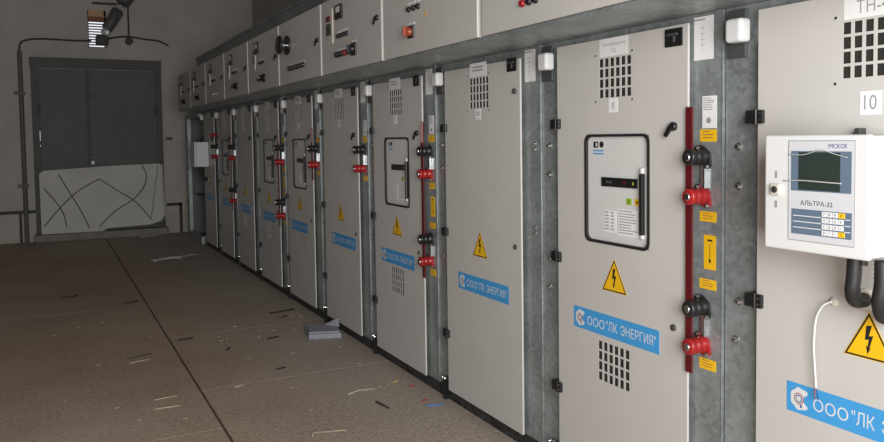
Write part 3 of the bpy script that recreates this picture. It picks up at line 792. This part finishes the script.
# ------------------------------------------------------------------ litter on the floor
def sheet(name, x, y, w, l, rot, m, lab, cat, group=None, bend=.012, t=.0015, z=0.0005, seed=0):
    rnd = random.Random(seed); n = 5; s = MB(); top = []; c, si = math.cos(rot), math.sin(rot)
    for i in range(n):
        for j in range(n):
            u = (i/(n-1)-.5)*w; v = (j/(n-1)-.5)*l
            h = rnd.uniform(0, bend) if (i, j) != (2, 2) else 0
            top.append((x+u*c-v*si, y+u*si+v*c, z+t+h))
    bot = [(a, b, max(z, d-t)) for a, b, d in top]; N = n*n
    fs = []
    for i in range(n-1):
        for j in range(n-1):
            q = (i*n+j, (i+1)*n+j, (i+1)*n+j+1, i*n+j+1); fs.append(q); fs.append(tuple(k+N for k in q[::-1]))
    rim = [i*n for i in range(n)]+[(n-1)*n+j for j in range(1, n)]+[i*n+n-1 for i in range(n-2, -1, -1)]+[j for j in range(n-2, 0, -1)]
    for a, b in zip(rim, rim[1:]+rim[:1]): fs.append((a, b, b+N, a+N))
    s.add(top+bot, fs, m)
    return single(s, name, (x, y, 0), lab, cat, group)
def stick(name, pts, r, m, lab, cat, group=None):
    P = [(a, b, r) for a, b in pts]
    return single(MB().tube(P, r, m, 6), name, (pts[0][0], pts[0][1], 0), lab, cat, group)
sheet('paper_sheet', -0.653, 9.615, .34, .16, .15, 'paper', 'crumpled white paper on the floor far down the aisle, left of its twin strip', 'paper', bend=.02, seed=1)
sheet('paper_strip', -0.393, 9.737, .28, .06, .55, 'paper', 'narrow white paper strip touching the crumpled sheet far down the aisle', 'paper', bend=.02, seed=2)
sheet('paper_strip', -0.567, 12.084, .26, .06, .0, 'paper', 'white paper strip lying in front of the gate threshold', 'paper', seed=3)
sheet('paper_strip', -2.539, 12.608, .20, .06, .0, 'paper', 'white paper strip by the far wall, left of the gate', 'paper', seed=4)
# folded foam sheet against the plinth
fm = MB()
def quad_sheet(mb, pts, t, m):
    n = len(pts); mb.add(list(pts)+[(a, b, c+t) for a, b, c in pts], [tuple(range(n-1, -1, -1)), tuple(range(n, 2*n))]+[(i, (i+1) % n, (i+1) % n+n, i+n) for i in range(n)], m)
quad_sheet(fm, [(-.27, 5.190, .001), (-.055, 5.110, .001), (-.02, 5.330, .001), (-.23, 5.430, .001)], .035, 'bag')
quad_sheet(fm, [(-.26, 5.210, .036), (-.06, 5.130, .036), (-.03, 5.310, .040), (-.22, 5.400, .044)], .012, 'bag')
fm.add([(-.10, 5.330, .045), (-.02, 5.250, .045), (-.012, 5.270, .115), (-.016, 5.330, .05), (-.10, 5.340, .055), (-.012, 5.280, .11)], [(0,1,2), (0,2,4), (1,3,5,2), (4,2,5), (4,5,3), (0,4,3,1)], 'bag')
single(fm, 'foam_sheet', (-.14, 5.27, 0), 'crumpled lilac-grey foam sheet on the floor against the cabinet plinth', 'packing foam')
# dark sticks
stick('dark_stick', [(-0.309, 6.126), (-0.197, 6.137), (-0.086, 6.168)], 0.0072, 'stick', 'longest dark stick, beside the cabinets beyond the foam sheet', 'stick')
stick('dark_stick', [(-0.267, 5.931), (-0.206, 5.967)], 0.0060, 'stick', 'short dark stick just in front of the longest dark stick', 'stick')
stick('dark_stick', [(-0.528, 5.344), (-0.446, 5.358)], 0.0060, 'stick', 'short dark stick on the floor left of the foam sheet', 'stick')
stick('dark_stick', [(-1.097, 5.633), (-0.994, 5.645)], 0.0060, 'stick', 'dark stick lying at the long floor joint', 'stick')
stick('dark_stick', [(-1.812, 7.737), (-1.675, 7.783)], 0.0054, 'stick', 'dark stick on the left floor slab, far from the joint', 'stick')
stick('dark_stick', [(-1.341, 7.162), (-1.206, 7.229)], 0.0054, 'stick', 'dark stick along the cross joint of the left slab', 'stick')
stick('dark_stick', [(-1.463, 5.332), (-1.305, 5.382)], 0.0030, 'stick', 'thin dark stick parallel to a pale straw on the left slab', 'stick')
stick('dark_stick', [(-0.328, 3.631), (-0.349, 3.755)], 0.0048, 'stick', 'short black bit on the tread plate near the bottom edge', 'stick')
stick('dark_stick', [(-0.668, 4.597), (-0.606, 4.614)], 0.0054, 'stick', 'dark lump on the floor left of the cross joint, nearest the middle', 'stick')
stick('dark_stick', [(-0.847, 5.204), (-0.816, 5.243)], 0.0060, 'stick', 'dark pebble-like bit right of the long joint', 'stick')
# straws
stick('straw', [(-0.798, 3.468), (-0.787, 3.504), (-0.631, 3.46)], .004, 'straw', 'bent pale straw at the bottom edge of the floor', 'straw')
stick('straw', [(-1.408, 4.396), (-1.282, 4.409)], .003, 'straw', 'upper of two long straws on the left slab', 'straw')
stick('straw', [(-1.429, 4.241), (-1.292, 4.233)], .0035, 'straw', 'lower of two long straws on the left slab', 'straw')
stick('straw', [(-1.462, 5.218), (-1.326, 5.25)], .003, 'straw', 'pale straw just below the thin dark stick on the left slab', 'straw')
stick('straw', [(-0.438, 3.946), (-0.356, 3.982), (-0.273, 3.957)], .004, 'straw', 'pale straw amid the tread plate near the cabinets', 'straw')
stick('straw', [(-0.968, 4.39), (-0.895, 4.416)], .003, 'straw', 'pale straw right of the long joint, left of centre', 'straw')
sheet('blue_strip', -0.092, 3.552, .10, .012, -.25, 'bluetape', 'thin blue strip on the floor beside the black plinth', 'scrap', bend=.006, seed=5)
sheet('yellow_scrap', -0.126, 4.01, .06, .018, .5, 'yellowscrap', 'yellow scrap on the tread plate by the cabinets', 'scrap', bend=.006, seed=6)
sheet('red_scrap', -0.069, 3.904, .03, .02, .2, 'redscrap', 'small red scrap right of the yellow scrap', 'scrap', bend=.004, seed=7)
sheet('red_scrap', -0.108, 3.65, .04, .012, .3, 'redscrap', 'small red scrap just beyond the blue strip', 'scrap', bend=.004, seed=8)
rnd = random.Random(11)
base = None
for i in range(46):
    x = -rnd.uniform(.08, .85) if i < 34 else -rnd.uniform(1.2, 1.9)
    y = rnd.uniform(3.35, 6.0) if i < 34 else rnd.uniform(3.9, 7.5)
    if base is None:
        base = single(MB().bbox(-.016, .016, -.003, .003, 0, .003, 'straw', .001, 1), 'litter_chip', (0, 0, 0), 'tiny pale chip of litter scattered on the floor plates', 'litter', 'pale chips scattered on the floor')
        o = base
    else:
        o = base.copy(); COL.objects.link(o)
    o.location = (x, y, 0); o.rotation_euler = (0, 0, rnd.uniform(-.7, .9)); s = rnd.uniform(.35, .95); o.scale = (s, s, 1)

# ------------------------------------------------------------------ daylight
def area(name, loc, rot, sx, sy, e, col):
    d = bpy.data.lights.new(name, 'AREA'); d.shape = 'RECTANGLE'; d.size = sx; d.size_y = sy; d.energy = e; d.color = col
    o = bpy.data.objects.new(name, d); COL.objects.link(o); o.location = loc; o.rotation_euler = rot; return o
area('gateway_daylight', (-1.9, YB-.05, 1.7), (PI/2, 0, 0), 2.0, 2.0, 215, (1, .985, .96))
w = bpy.data.worlds.new('sky'); SC.world = w; w.use_nodes = True
w.node_tree.nodes['Background'].inputs['Color'].default_value = (.90, .93, 1, 1)
w.node_tree.nodes['Background'].inputs['Strength'].default_value = 1.1

# ------------------------------------------------------------------ camera
F = 756.90
cd = bpy.data.cameras.new('camera'); cam = bpy.data.objects.new('camera', cd); COL.objects.link(cam)
cd.sensor_fit = 'HORIZONTAL'; cd.sensor_width = 36; cd.lens = F/884*36; cd.shift_y = -(221-174.57)/884; cd.clip_start = .05
cam.matrix_world = Matrix(((0.886395, 0.035168, -0.461592, -1.8835), (-0.462719, 0.037229, -0.885723, 0), (-0.013964, 0.998688, 0.049273, 1.4314), (0, 0, 0, 1)))
SC.camera = cam
SC.view_settings.view_transform = 'Standard'; SC.view_settings.look = 'None'
SC.view_settings.gamma = 1; SC.view_settings.use_curve_mapping = False; SC.view_settings.exposure = 0
